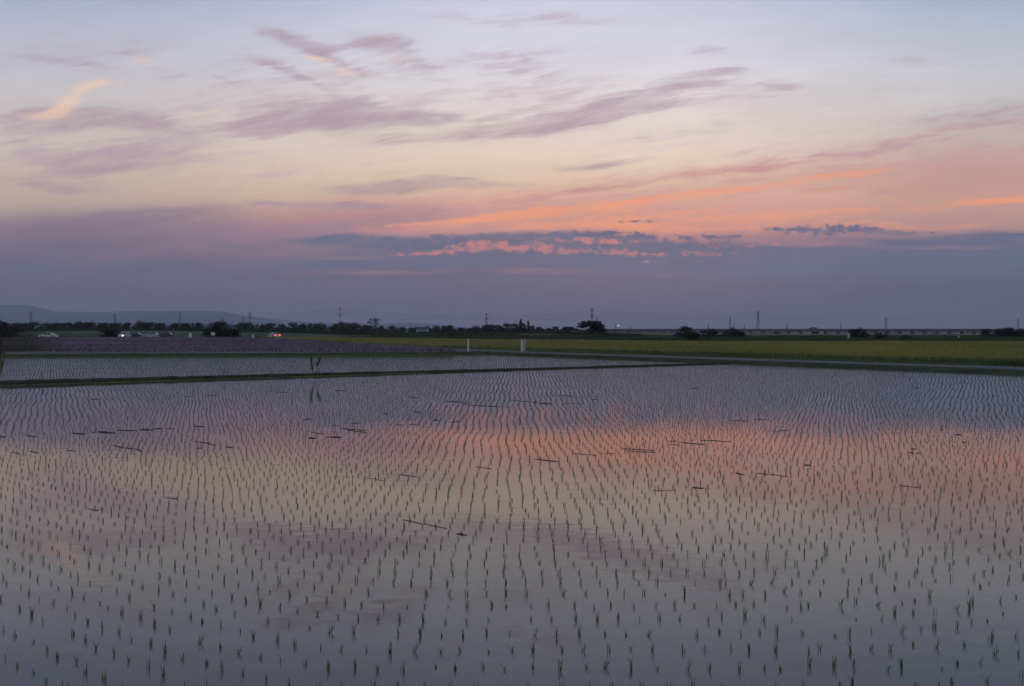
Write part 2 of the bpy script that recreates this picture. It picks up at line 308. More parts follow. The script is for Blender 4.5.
# dike between the two paddies
def make_dike(name, pts, w, h, step=.35):
    v = []; f = []; prof = [(-1,-.08),(-.75,.55),(-.45,.95),(0,1.05),(.45,.95),(.75,.5),(1,-.08)]; k = len(prof); i = 0
    for (ax,ay),(bx,by) in zip(pts[:-1], pts[1:]):
        L = math.hypot(bx-ax, by-ay); dx, dy = (bx-ax)/L, (by-ay)/L; m = max(2, int(L/step))
        for s in range(m):
            t = s/m*L
            for u, z in prof:
                jit = random.uniform(-.05,.05); tp = min(1, max(.5, 1-.5*(ax+dx*t+18)/20)); zz = z*h*tp*(1+random.uniform(-.18,.18)) if z > 0 else -.09
                v.append((ax+dx*t-dy*(u+jit)*w*tp, ay+dy*t+dx*(u+jit)*w*tp, zz))
            i += 1
    for s in range(i-1):
        for j in range(k-1): f.append((s*k+j, s*k+j+1, (s+1)*k+j+1, (s+1)*k+j))
    me = D.meshes.new(name); me.from_pydata(v, [], f); me.update(); me.polygons.foreach_set('use_smooth', [True]*len(me.polygons))
    return tag(link(name, me, M['dike']), kind='structure')
make_dike('dike', [(-70, dike_y(-70)), (13.7, dike_y(13.7)+.1)], .34, .15)

# ------------------------------------------------------------------ blades
def blades(px, py, pz, h, w, lean, ldir, face=None, bend=.5):
    """tapered two-segment blades: 5 verts, quad split into 3 triangles"""
    n = len(px); a = rng.uniform(0, math.pi, n) if face is None else face
    cx, cy = np.cos(a)*w/2, np.sin(a)*w/2; lx, ly = np.cos(ldir)*lean*h, np.sin(ldir)*lean*h
    V = np.zeros((n,5,3), np.float32)
    V[:,0] = np.stack([px-cx, py-cy, pz], 1); V[:,1] = np.stack([px+cx, py+cy, pz], 1)
    mx, my, mz = px+lx*(1-bend)*.7, py+ly*(1-bend)*.7, pz+h*.6
    V[:,2] = np.stack([mx+cx*.8, my+cy*.8, mz], 1); V[:,3] = np.stack([mx-cx*.8, my-cy*.8, mz], 1)
    V[:,4] = np.stack([px+lx, py+ly, pz+h*np.sqrt(np.maximum(1-lean**2*.5, .02))], 1)
    b = (np.arange(n)*5)[:,None]; T = np.concatenate([b+np.array([[0,1,2]]), b+np.array([[0,2,3]]), b+np.array([[3,2,4]])], 1).reshape(-1,3)
    return V.reshape(-1,3), T

# seedlings ----------------------------------------------------------
AP, RP = .150, .262                        # spacing in the row, spacing of the rows
def softabs(x, k): return np.sqrt(x*x+k*k)-k
def shear(X):
    l = np.where(X < -.8, softabs(np.clip(X+.8, -9, 0), 1.2)*.85, 0); r = np.where(X > 2.2, softabs(np.clip(X-2.2, 0, 8), 1.5)*.7, 0)
    return l+r
def plant_field(kmin, kmax, xr, phase_seed):
    r2 = np.random.default_rng(phase_seed); out = []
    ph = 0.0
    for k in range(kmin, kmax):
        cyc = (k % 14); ph += (.010 if cyc < 7 else -.010)+r2.normal(0, .005)
        if k % 14 == 0: ph += r2.uniform(-.02,.02)
        i = np.arange(int(-xr/AP), int(xr/AP)); X = i*AP+ph+.05*np.sin(i*.021+k*.05)+.17*k*.0
        Y = k*RP+.05*np.sin(i*.05+k*.3)*.5+shear(X)
        out.append(np.stack([X+r2.normal(0,.011,len(i)), Y+r2.normal(0,.014,len(i))], 1))
    return np.concatenate(out)
pts = plant_field(-24, 300, 70, 5)
X, Y = pts[:,0], pts[:,1]
vis = (Y > 3.9) & (np.abs(X) < .68*Y+1.0) & (rng.random(len(X)) > .045+.35*(np.sin(X*1.7+np.sin(Y*.9)*2)*np.sin(Y*1.3+X*.4) > .93))
c = NX*X+NY*Y
in1 = vis & (Y < dike_y(X)-.75) & (c < 40.9)
in2 = vis & (Y > dike_y(X)+.75) & (c < 41.0) & (Y < far_bank(X)-.6)
p1 = pts[in1]; p2 = pts[in2]
# some messiness on the near right
mess = (p1[:,0] > 1.6) & (p1[:,1] < 12)
p1[mess] += rng.normal(0, .028, (mess.sum(), 2))
order = np.argsort(-(1/p1[:,1]))          # nearest first
near = []
for j in order:
    x, y = p1[j]
    sx = 512+F*x/y; sy = HY+F*H/y
    if -2 < sx < 1026 and sy < 690: near.append(j)
    if len(near) == 300: break
near_set = np.zeros(len(p1), bool); near_set[near] = True
def seedling_mesh(seed):
    r = np.random.default_rng(seed); n = int(r.integers(4, 9)); h = r.uniform(.025,.08,n); tall = r.uniform(.85,1.15)
    lean = np.abs(r.normal(.0,.33,n)); 
    if seed % 4 == 0: lean[0] = .95; h[0] = .07
    d = r.uniform(0, 2*math.pi, n)
    v, t = blades(r.normal(0,.005,n), r.normal(0,.005,n), np.full(n,-.006), h*tall, r.uniform(.0026,.005,n), np.clip(lean,0,.97), d, face=r.uniform(-.7,.7,n))
    return mesh_np('rice_seedling', v, t)
protos = [seedling_mesh(s) for s in range(14)]
for m_ in protos: m_.materials.append(M['seedling'])
SL = 'small green rice seedling of a few thin blades standing in the shallow near water'
first = [None]*14
for q_, j in enumerate(near):
    k = random.randrange(14)
    if first[k] is None: o = link('rice_seedling', protos[k]); first[k] = o; tag(o, SL, 'rice seedling', 'rice seedlings nearest the camera')
    else: o = first[k].copy(); COL.objects.link(o)
    o.location = (p1[j,0], p1[j,1], 0); o.rotation_euler = (0,0,random.uniform(-.5,.5)); s = random.uniform(.65,1.1); o.scale = (s,s,s*random.uniform(.85,1.15))
def crop(points, nb, wmul, hmul):
    n = len(points); vals = rng.uniform(.65,1.2,n)*hmul; nb_ = np.full(n, nb)
    idx = np.repeat(np.arange(n), nb_); m = len(idx)
    px = points[idx,0]+rng.normal(0,.006,m); py = points[idx,1]+rng.normal(0,.006,m)
    h = rng.uniform(.038,.08,m)*vals[idx]; lean = np.abs(rng.normal(0,.28,m)); flat = rng.random(m) < .03; lean[flat] = .95; h[flat] *= 1.4
    return blades(px, py, np.full(m,-.006), h, rng.uniform(.0026,.005,m)*wmul, np.clip(lean,0,.97), rng.uniform(0,2*math.pi,m), face=rng.uniform(-.7,.7,m))
rest = p1[~near_set]; a = rest[rest[:,1] < 16]; b = rest[rest[:,1] >= 16]
parts = [crop(a, 5, 1, 1), crop(b, 3, 1.5, 1.1), crop(p2, 2, 2.6, 1.15)]
off = 0; Vs = []; Ts = []
for v, t in parts: Vs.append(v); Ts.append(t+off); off += len(v)
o = link('rice_seedlings', mesh_np('rice_seedlings', np.concatenate(Vs), np.concatenate(Ts)), M['seedling'])
tag(o, 'thousands of rice seedlings planted in wavy rows across both flooded paddies', 'rice seedlings', kind='stuff')

# floating straw -----------------------------------------------------
straw = {
 'along the far left row below the dike': [(72,85,433,434,2),(90,96,432,432,1),(98,113,431.5,433,2.4),(117,128,430,430,1.3),(126,137,430.5,430.5,1.2),(139,152,429,430,2.2),(153,162,428.5,428.5,1.6),(165,174,428,428.5,1),(193,204,426,426.5,1.2)],
 'over the cream reflection at the left': [(114,141,445,451,1.3),(23,36,435,437,1.2),(0,4,436.5,437,2),(10,20,452,454,1),(30,39,451,453,1.3),(66,75,450,451,1.2),(195,219,441,445,1.2),(225,231,446.5,447.5,1.6),(196,201,448,448,1.4),(165,177,498,499,1),(85,97,509,511,1.2)],
 'just in front of the left dike': [(205,219,395,395.3,1),(90,100,399,399,1),(183,192,396,396,.8),(276,288,392,392,1),(335,347,390,390.3,1)],
 'left of the orange reflection': [(308,316,438,438,2.2),(326,341,437,437,2),(345,370,429,433,1.3),(341,368,428,430.5,1),(311,325,432,434,1),(366,383,478,481,1),(400,418,474.5,477,1.2),(303,310,419.5,419,1.6),(331,338,425,425,1),(351,360,423,423,1)],
 'on the blue reflection left of centre': [(383,388,413.5,413.5,2),(414,421,411.5,412,1.6),(434,438,420,420,1.8),(451,460,422,421,1),(445,470,401,403,1.1),(463,485,404,406,1.2),(470,511,405,407,1),(409,419,397,397.5,1),(395,402,424.5,425,1),(408,422,424,425,.9)],
 'over the pale middle water': [(475,492,466.5,469,1),(403,424,520,524,1.2),(424,446,524,529,1.2),(457,466,534,536,2)],
 'on the blue reflection at the centre': [(512,545,400,403,1),(540,552,403,403.5,1.8),(556,576,395,396,1),(563,582,403,403.5,.9),(592,598,399,399.5,.9),(690,700,388,388.4,1),(730,750,420,421,1.1),(755,768,419,419.5,1)],
 'across the orange reflection right of centre': [(535,559,459,461.5,1.5),(572,596,453,455.5,1),(602,616,453,453.5,.8),(623,654,448.5,451,1.4),(626,656,450.5,452.5,1.2),(668,677,441,440.7,1),(679,705,442,444.5,1.3),(670,681,444,445,.8),(701,730,440,441.5,1.3),(693,704,487.5,488.5,2.2),(653,674,490.5,490.5,1),(737,745,473,475,2),(757,768,473,474.5,1)],
 'on the right side of the paddy': [(914,919,387,388,1.6),(957,962,434.5,434.5,2.2),(912,916,448.5,449,1.6),(917,920,453,453.2,1.6),(911,914,452.5,453,1.6),(963,967,442,442.3,1.3),(806,811,465,465,2.2),(770,790,431,430.5,1),(900,922,485.5,488,1),(769,790,474,477,1),(990,1000,395,395.3,.8)],
}
ords = ['first','second','third','fourth','fifth','sixth','seventh','eighth','ninth','tenth','eleventh','twelfth','thirteenth']
for zone, items in straw.items():
    for q_, (x0,x1,y0,y1,th) in enumerate(sorted(items)):
        A = P(x0, y0+.4); Bq = P(x1, y1+.4); L = math.dist(A, Bq); Yd = (A[1]+Bq[1])/2
        r = .5*th/(F/Yd)*.72; n = max(4, int(L/.06)); n = min(n, 16); vs = []; fs = []
        ux, uy = (Bq[0]-A[0])/L, (Bq[1]-A[1])/L; K = 6; wob = 0
        for s in range(n+1):
            t = s/n; rr = r*(.35+.75*math.sin(math.pi*min(max(t,.06),.94))**.5)*random.uniform(.6,1.25); wob += random.uniform(-.03,.03)*min(1,L)
            for k in range(K):
                an = 2*math.pi*k/K
                vs.append((A[0]+ux*L*t-L/2*ux*0-uy*(math.cos(an)*rr*2.2+wob)-A[0]-ux*L/2, A[1]+uy*L*t+ux*(math.cos(an)*rr*2.2+wob)-A[1]-uy*L/2, r*.2+math.sin(an)*rr*.8))
        for s in range(n):
            for k in range(K): fs.append((s*K+k, s*K+(k+1)%K, (s+1)*K+(k+1)%K, (s+1)*K+k))
        fs += [tuple(range(K-1,-1,-1)), tuple(range(n*K, n*K+K))]
        if True:                          # stray stalks sticking out
            for _ in range(5):
                t = random.uniform(-.45,.45)*L; b0 = len(vs); e = random.uniform(.04,.12)
                vs += [(ux*t-.004,uy*t,.006),(ux*t+.004,uy*t,.006),(ux*t+e*random.choice((-1,1)),uy*t+random.uniform(-.05,.05),.02)]; fs.append((b0,b0+1,b0+2))
        me = D.meshes.new('floating_straw'); me.from_pydata(vs, [], fs); me.update()
        o = link('floating_straw', me, M['straw']); o.location = (A[0]+ux*L/2, A[1]+uy*L/2, 0)
        word = 'thick dark clump' if th >= 1.6 else 'thin dark strip'
        tag(o, f'{word} of straw {zone}, {ords[q_]} from left', 'floating straw', 'pieces of straw floating in the paddy')

# grass on the banks --------------------------------------------------
def scatter_line(n, fn, spread):
    t = rng.random(n); x, y = fn(t); return x+rng.normal(0,spread,n), y+rng.normal(0,spread,n)
def grass_obj(name, x, y, z, h, w, m, label, cat):
    v, t = blades(x, y, z, h, w, np.clip(np.abs(rng.normal(0,.35,len(x))),0,.9), rng.uniform(0,2*math.pi,len(x)))
    return tag(link(name, mesh_np(name, v, t), m), label, cat, kind='stuff')
n = 26000; t = rng.uniform(-34, 14, n); tp = np.clip(1-.5*(t+18)/20, .5, 1); u = rng.uniform(-.36,.36,n)*tp
grass_obj('dike_grass', t-u*.5, dike_y(t)+u*.86, .12*tp*(1-np.abs(u)*1.9), rng.uniform(.015,.06,n)*tp*(1+(rng.random(n)<.012)*1.8), rng.uniform(.006,.014,n), M['grass'], 'short dark grass growing along the low dike between the two paddies', 'grass')
n = 15000; t = -48+46*rng.random(n)**.8; u = rng.uniform(0,1.8,n)
x1_, y1_ = t, far_bank(t)+.15+u
n2 = 26000; t2 = rng.uniform(-3, 34, n2); u2 = rng.uniform(.0, 1.5, n2); xx = t2; yy = (41.55+u2-NX*xx)/NY
n3 = 26000; t3 = rng.uniform(0, 60, n3); u3 = rng.uniform(0, 1.6, n3); x3 = t3; y3 = (46.9+u3-NX*x3)/NY
x = np.concatenate([x1_, xx, x3]); y = np.concatenate([y1_, yy, y3])
grass_obj('bank_grass', x, y, np.full(len(x), .06), rng.uniform(.03,.10,len(x))*np.where(np.arange(len(x))<len(x1_),1.6,1), rng.uniform(.012,.03,len(x)), M['grass'], 'dark green grass along the far paddy bank and both verges of the farm road', 'grass')

M['palegrass'] = mat('pale_water_grass', (.15,.19,.07), .7, .3, 1.2)
n = 9000; t = -46+45*rng.random(n); u = rng.uniform(-1.5,-.1,n)*rng.random(n)**.6; a_x, a_y = t, far_bank(t)+u
t = rng.uniform(-24, -4, 5000); b_x, b_y = t, dike_y(t)-.30-rng.random(5000)**1.6*.45
x = np.concatenate([a_x, b_x]); y = np.concatenate([a_y, b_y])
grass_obj('water_grass', x, y, np.full(len(x), -.005), rng.uniform(.02,.05,len(x)), rng.uniform(.012,.03,len(x)), M['palegrass'], 'pale green shoots in the shallow water along the foot of the banks', 'grass')
# wheat ----------------------------------------------------------------
def field_points(n, ymin, ymax, powr, xlo, xhi, cmin=None):
    y = ymin*(ymax/ymin)**(rng.random(n)**powr); x = xlo(y)+(xhi(y)-xlo(y))*rng.random(n)
    k = np.abs(x) < .72*y+2
    if cmin is not None: k &= (NX*x+NY*y > cmin)
    return x[k], y[k]
def wheat_far(X): return np.interp(X, [-80,-45,0,29,90], [232,200,150,124,124])
wx, wy = field_points(300000, 40, 232, 1, lambda y: np.maximum(-.7*y, flower_edge(y)+4.5), lambda y: .7*y, 48.3)
k = wy < wheat_far(wx)+2*np.sin(wx*.23)+np.sin(wx*.71); wx, wy = wx[k], wy[k]
hh = .40+.12*np.sin(wx*.35)*np.sin(wy*.22)*.3+rng.normal(0,.045,len(wx))
sc = np.clip(wy/60, .8, 4)
v, t = blades(wx, wy, np.full(len(wx),.1)+hh*.35, hh*.65, .05*sc, np.full(len(wx),.18), rng.uniform(0,6.28,len(wx)))
gm = (np.repeat(((NX*wx+NY*wy) < 49.0) | (rng.random(len(wx)) < .15), 3)).astype(int)
tag(link('wheat', mesh_np('wheat', v, t, gm), [M['wheat'], M['wheatgreen']]), 'ripening yellow-green grain crop filling the wide field beyond the road', 'grain crop', kind='stuff')
# body of the crop: uneven slab under the ears
def crop_slab(name, poly_fn, ys, z0, m, label, cat):
    vs = []; fs = []; K = 60
    for y in ys:
        a_, b_ = poly_fn(y)
        for k in range(K+1): xx = a_+(b_-a_)*k/K; vs.append((xx, y, z0+random.uniform(-.05,.05)))
    for r in range(len(ys)-1):
        for k in range(K): i = r*(K+1)+k; fs.append((i, i+1, i+K+2, i+K+1))
    # skirts to the ground on the near edge and the sides
    def skirt(idx):
        nonlocal vs, fs
        b0 = len(vs); vs += [(vs[i][0], vs[i][1]-.15, .1) for i in idx]
        for j in range(len(idx)-1): fs.append((b0+j, b0+j+1, idx[j+1], idx[j]))
    skirt(list(range(K+1))); skirt([r*(K+1) for r in range(len(ys))]); skirt([r*(K+1)+K for r in range(len(ys))])
    me = D.meshes.new(name); me.from_pydata(vs, [], fs); me.update(); return tag(link(name, me, m), label, cat, kind='stuff')
wys = [45*(218/45)**(i/60) for i in range(61)]
crop_slab('wheat_understorey', lambda y: (max(flower_edge(y)+4.6 if y > 63 else -1e9, (48.6-NY*y)/NX), max(.72*y+60, 60) if y < 124 else float(np.interp(y, [124,150,200,232], [29,0,-45,-80]))), wys, .36, M['wheatgreen'], 'dense green stalks of the grain crop under its ears', 'grain crop')
# flowers
fx, fy = field_points(190000, 70, 206, .9, lambda y: -.72*y, lambda y: flower_edge(y)-.3)
k = (fy > far_bank(fx)+.9); fx, fy = fx[k], fy[k]
fh = .34+rng.normal(0,.06,len(fx)); sc = np.clip(fy/70,.9,2.6)
v, t = blades(fx, fy, .1+fh*.12, fh*.88, .05*sc, np.full(len(fx),.2), rng.uniform(0,6.28,len(fx)))
dens = .5+.5*np.sin(fx*.05+1)*np.sin(fy*.13); edgeg = np.clip((-.55-fx/fy)/.06, 0, 1)*.6
gm = np.repeat((rng.random(len(fx)) < .30+.2*dens+edgeg) | (fy < far_bank(fx)+1.15), 3).astype(int)
tag(link('purple_flowers', mesh_np('purple_flowers', v, t, gm), [M['flower'], M['flowerleaf']]), 'wide bed of small purple flowers behind the second paddy', 'flowers', kind='stuff')
fys = [66*(206/66)**(i/50) for i in range(51)]
def fl(y):
    b_ = flower_edge(y)-.4; lim = (y-69.6-1.2)/.206
    return (-.8*y-30, min(b_, lim)) 
crop_slab('flower_leaves', fl, fys, .17, M['flowerleaf'], 'dull green leaf layer beneath the purple flowers', 'flowers')

# rough meadow between the grain and the embankment
mx_ = rng.uniform(-80, 190, 170000); my_ = 118*(240/118)**rng.random(170000)
k = (my_ > wheat_far(mx_)+.5) & (mx_ > flower_edge(my_)+4) & (np.abs(mx_) < .72*my_+4); mx_, my_ = mx_[k], my_[k]; n = len(mx_)
lump = .5+.5*np.sin(mx_*.13+np.sin(my_*.09)*2)*np.sin(my_*.17+mx_*.05)
v, t = blades(mx_, my_, np.full(n,.08), rng.uniform(.15,.45,n)*(.5+lump), rng.uniform(.06,.16,n), np.full(n,.3), rng.uniform(0,6.28,n))
tag(link('meadow_grass', mesh_np('meadow_grass', v, t), M['meadow']), 'rough dark green grass between the grain field and the distant trees', 'grass', kind='stuff')
# scrub belt -----------------------------------------------------------
lv = MB(); vs = []; fs = []
XS = np.linspace(-260, 330, 240)
for x in XS:
    hgt = 1.0+.25*math.sin(x*.031)+.15*math.sin(x*.11+1)
    hgt *= 1-.62*min(1,max(0,(x-20)/30)); hgt += .9*min(1,max(0,(-50-x)/25))
    y0 = 234+4*math.sin(x*.02)
    for dy, z in ((0,.09),(6,hgt*.75),(12,hgt),(30,hgt*.9),(60,.3),(70,.09)): vs.append((x, y0+dy, z))
for i in range(len(XS)-1):
    for j in range(5): fs.append((i*6+j, i*6+j+1, (i+1)*6+j+1, (i+1)*6+j))
me = D.meshes.new('embankment'); me.from_pydata(vs, [], fs); me.update(); tag(link('embankment', me, M['reed']), kind='structure')
n = 60000; sx_ = rng.uniform(-200, 230, n); sy_ = rng.uniform(233, 272, n)
lump = .5+.5*np.sin(sx_*.09+np.sin(sx_*.031)*3)*np.sin(sy_*.2+sx_*.02)
base_z = np.where(sy_ < 246, (sy_-234)/12*(.9+.9*np.clip((-50-sx_)/25,0,1)), .9+.9*np.clip((-50-sx_)/25,0,1)).clip(0)*(1-.62*np.clip((sx_-20)/30,0,1))
hh = (.55+.75*lump*rng.uniform(.5,1.1,n))*np.where(sx_ > 40, .30, .85)
v, t = blades(sx_, sy_, base_z, hh, rng.uniform(.12,.4,n), np.full(n,.25), rng.uniform(0,6.28,n))
tag(link('scrub', mesh_np('scrub', v, t), M['reed']), 'rough dark green scrub and reeds along the low embankment behind the fields', 'scrub', kind='stuff')

# ------------------------------------------------------------------ trees
def leaf_cloud(r, blobs, n, s):
    """n little leaf-clump faces spread through a union of ellipsoids"""
    w = np.array([b[3]*b[4]*b[5] for b in blobs])**.7; w /= w.sum(); which = r.choice(len(blobs), n, p=w)
    bl = np.array(blobs)[which]; d = r.normal(size=(n,3)); d /= np.linalg.norm(d, axis=1)[:,None]
    rad = r.random(n)**(1/2.2)*(1+.13*r.normal(size=n)); c = bl[:,:3]+d*bl[:,3:6]*rad[:,None]
    u = r.normal(size=(n,3)); u /= np.linalg.norm(u, axis=1)[:,None]; v = np.cross(u, r.normal(size=(n,3))); v /= np.linalg.norm(v, axis=1)[:,None]
    ss = (s*r.uniform(.5,1.3,n))[:,None]; V = np.stack([c-u*ss-v*ss*.6, c+u*ss-v*ss*.5, c+u*ss*.7+v*ss*.6, c-u*ss*.8+v*ss*.5], 1).reshape(-1,3)
    return V, np.arange(4*n).reshape(-1,4)
def tree_meshes(kind, seed, n=1500):
    """unit-height meshes: trunk with limbs, crown"""
    r = np.random.default_rng(seed); mb = MB(); blobs = []
    if kind == 'round':
        mb.bar((0,0,-.03),(0.01,0,.4),.035,.022,6)
        for k in range(8):
            a_ = r.uniform(0,6.28); d_ = r.uniform(.12,.34); z_ = r.uniform(.42,.78); mb.bar((0.01,0,r.uniform(.2,.4)),(d_*math.cos(a_),d_*math.sin(a_),z_),.016,.005,4)
            blobs.append((d_*math.cos(a_),d_*math.sin(a_),z_,r.uniform(.12,.2),r.uniform(.12,.2),r.uniform(.09,.16)))
        blobs.append((0,0,.75,.24,.24,.2)); s = .03
        for k in range(6): a_ = r.uniform(0,6.28); d_ = r.uniform(.1,.4); blobs.append((d_*math.cos(a_),d_*math.sin(a_),r.uniform(.15,.4),.2,.2,.17))
    elif kind == 'spread':
        mb.bar((0,0,-.03),(0,0,.35),.05,.035,6)
        for k in range(11):
            a_ = r.uniform(0,6.28); d_ = r.uniform(.2,.72); z_ = r.uniform(.5,.85)-.25*d_+.06; mb.bar((0,0,.3),(d_*math.cos(a_),d_*math.sin(a_),z_),.022,.006,4)
            blobs.append((d_*math.cos(a_),d_*math.sin(a_),z_,r.uniform(.16,.26),r.uniform(.16,.26),r.uniform(.11,.18)))
        blobs.append((0,0,.80,.35,.35,.16)); blobs.append((.3,0,.35,.3,.3,.2)); s = .05
    elif kind == 'bush':
        for k in range(5): a_ = r.uniform(0,6.28); mb.bar((0,0,-.05),(.3*math.cos(a_),.3*math.sin(a_),.5),.03,.01,4)
        for k in range(9):
            a_ = r.uniform(0,6.28); d_ = r.uniform(.1,.65); z_ = r.uniform(.25,.75)-.25*d_; blobs.append((d_*math.cos(a_),d_*math.sin(a_),z_,r.uniform(.22,.34),r.uniform(.22,.34),r.uniform(.16,.26)))
        blobs.append((0,0,.62,.3,.3,.32)); blobs.append((0,0,.2,.7,.7,.22)); s = .05
    elif kind == 'poplar':
        mb.bar((0,0,-.03),(0,0,.9),.025,.006,6)
        for k in range(7): z_ = .25+.1*k; blobs.append((r.uniform(-.02,.02),r.uniform(-.02,.02),z_,.10-.006*k,.10-.006*k,.11))
        s = .02
    else:                                 # nearly bare
        mb.bar((0,0,-.03),(0,0,.45),.035,.025,6)
        def br(p_, d_, L_, r_, lv_):
            q__ = tuple(np.array(p_)+np.array(d_)*L_); mb.bar(p_, q__, r_, r_*.6, 4)
            if lv_ == 0: blobs.append((*q__, .05,.05,.04)); return
            for _ in range(3):
                e = np.array(d_)+r.normal(0,.45,3); e[2] = abs(e[2])*.8; e /= np.linalg.norm(e); br(q__, e, L_*.72, r_*.6, lv_-1)
        for _ in range(4):
            e = r.normal(0,.6,3); e[2] = .8; e /= np.linalg.norm(e); br((0,0,.4), e, .22, .014, 3)
        s = .016; n = int(n*.4); blobs += [(.12*math.cos(t_),.12*math.sin(t_),.7+.12*math.sin(t_*2.3),.16,.16,.14) for t_ in range(7)]
    V, Q = leaf_cloud(r, blobs, n, s)
    if kind == 'bare': pass
    me = mesh_np('crown', V, Q); tm = D.meshes.new('trunk'); tm.from_pydata(mb.v, [], mb.f); tm.update(); return tm, me
TP = {}
for kd, cnt in (('round',6),('spread',2),('bush',4),('poplar',2),('bare',1)):
    for s in range(cnt):
        tm, cm = tree_meshes(kd, 100+s*7+len(kd), 1700 if kd != 'poplar' else 1300); tm.materials.append(M['bark'])
        TP[(kd,s)] = (tm, cm)
leafy = {}
def tree(kind, var, x, ytop, Yd, wscale=1.0, zbase=.1, label='', group=None, name='tree', leaf='leaf', cat='tree'):
    h = H+(HY-ytop)*Yd/F-zbase
    o = empty(name, ((x-512)/F*Yd, Yd, zbase), random.uniform(0,6.28)); o.scale = (h*wscale, h*wscale, h)
    tm, cm = TP[(kind,var)]; key = (kind,var,leaf)
    if key not in leafy: c2 = cm.copy(); c2.materials.clear(); c2.materials.append(M[leaf]); leafy[key] = c2
    a_ = D.objects.new('trunk', tm); COL.objects.link(a_); a_.parent = o
    b_ = D.objects.new('crown', leafy[key]); COL.objects.link(b_); b_.parent = o
    tag(o, label, cat, group); return o
T = lambda *a, **k: tree(*a, **k)
# distinct trees and bushes
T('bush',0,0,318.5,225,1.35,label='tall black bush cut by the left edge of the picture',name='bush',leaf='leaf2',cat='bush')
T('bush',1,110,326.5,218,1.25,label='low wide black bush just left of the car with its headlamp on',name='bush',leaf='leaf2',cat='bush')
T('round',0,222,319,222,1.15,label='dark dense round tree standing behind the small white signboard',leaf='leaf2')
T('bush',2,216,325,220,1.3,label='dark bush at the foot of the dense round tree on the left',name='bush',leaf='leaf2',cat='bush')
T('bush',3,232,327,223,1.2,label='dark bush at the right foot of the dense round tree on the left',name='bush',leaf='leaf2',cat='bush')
T('bare',0,376,316,620,1.1,label='thin see-through tree rising above the treeline right of the banded pylon')
T('round',2,342,320.5,600,.9,label='hazy tree at the foot of the tall banded pylon on the left')
T('poplar',0,520.5,318,430,1.1,label='taller left one of the two slim dark poplars',name='poplar_tree')
T('poplar',1,528.3,319.5,432,1.1,label='shorter right one of the two slim dark poplars',name='poplar_tree')
T('spread',0,588,320.4,330,2.0,label='large spreading tree standing alone left of the viaduct end')
T('round',4,599,327,345,1.0,label='small tree tucked under the right side of the large spreading tree')
T('round',1,684,324.8,205,1.45,label='green round tree behind the dark bush right of centre')
T('bush',0,692,330.3,165,1.15,label='dark low bush in front of the green round tree right of centre',name='bush',leaf='leaf2',cat='bush')
T('bush',1,712,327.6,215,1.4,label='rounded green bush under the viaduct, between two others',name='bush',cat='bush')
T('bush',2,732.5,326.8,210,1.35,label='green bush under the viaduct below the tall slim pylon',name='bush',cat='bush')
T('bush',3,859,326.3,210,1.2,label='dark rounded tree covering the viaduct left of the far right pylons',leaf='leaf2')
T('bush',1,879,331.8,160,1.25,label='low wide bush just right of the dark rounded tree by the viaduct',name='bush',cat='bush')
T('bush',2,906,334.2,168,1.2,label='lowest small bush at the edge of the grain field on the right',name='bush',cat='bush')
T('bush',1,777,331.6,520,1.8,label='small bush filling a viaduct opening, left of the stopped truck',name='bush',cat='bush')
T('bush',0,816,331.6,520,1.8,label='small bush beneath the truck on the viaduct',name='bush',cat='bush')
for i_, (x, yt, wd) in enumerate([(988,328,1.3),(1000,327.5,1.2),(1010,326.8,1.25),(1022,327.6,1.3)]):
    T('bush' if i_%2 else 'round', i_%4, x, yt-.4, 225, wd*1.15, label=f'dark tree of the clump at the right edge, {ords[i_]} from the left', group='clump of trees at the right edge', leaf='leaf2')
# the distant treeline, by stretches
def stretch(x0, x1, prof, Y0, Y1, step, between, start=0):
    xs = []; x = x0
    while x < x1: xs.append(x+random.uniform(-.2,.2)*step); x += step*random.uniform(.85,1.2)
    for i, x in enumerate(xs):
        yt = np.interp(x, [p_[0] for p_ in prof], [p_[1] for p_ in prof])+random.uniform(-1.1,1.0)
        od = ['1st','2nd','3rd'][i] if i < 3 else f'{i+1}th'
        T('round', random.randrange(6), x, yt, random.uniform(Y0, Y1), random.uniform(1.1,1.5), label=f'{od} tree from left in the treeline {between}', group='trees of the distant treeline')
stretch(14, 205, [(14,321.5),(50,321),(100,321),(135,320),(180,321.5),(205,321)], 420, 480, 11, 'between the left edge and the dense round tree')
stretch(240, 335, [(240,321.5),(262,323),(290,321),(310,322),(335,324)], 430, 500, 10, 'between the dense round tree and the banded pylon')
stretch(338, 480, [(338,322.5),(352,322),(370,323.5),(388,324.5),(396,325),(420,326.5),(435,325.5),(450,323.5),(458,325.5),(468,327),(480,325)], 480, 560, 8.5, 'between the banded pylon and the two poplars')
stretch(484, 572, [(484,325),(498,323.2),(512,323),(524,322.5),(530,325),(538,325.5),(548,327.5),(566,325.5),(572,328)], 400, 450, 8, 'between the two poplars and the spreading tree')
# far wood that reads as one mass
r = np.random.default_rng(77); bl = []
for x in np.arange(-60, 600, 7):
    yt = np.interp(x, [-60,100,200,330,400,470,600],[323,323,323,325,327.5,327.5,329.6]); Yd = 900; h = H+(HY-yt)*Yd/F
    bl.append(((x-512)/F*Yd, Yd+r.uniform(-40,40), h*.45, 7, 8, h*.55))
for x in np.arange(600, 1120, 9):
    Yd = 1500; h = 2+r.uniform(.5,2.0); bl.append(((x-512)/F*Yd, Yd, h*.4, 12, 8, h*.6))
V, Q = leaf_cloud(r, bl, 30000, .9); tag(link('far_wood', mesh_np('far_wood', V, Q), M['leaf']), 'far-off strip of woodland along the horizon seen as one dark mass', 'woodland', kind='stuff')

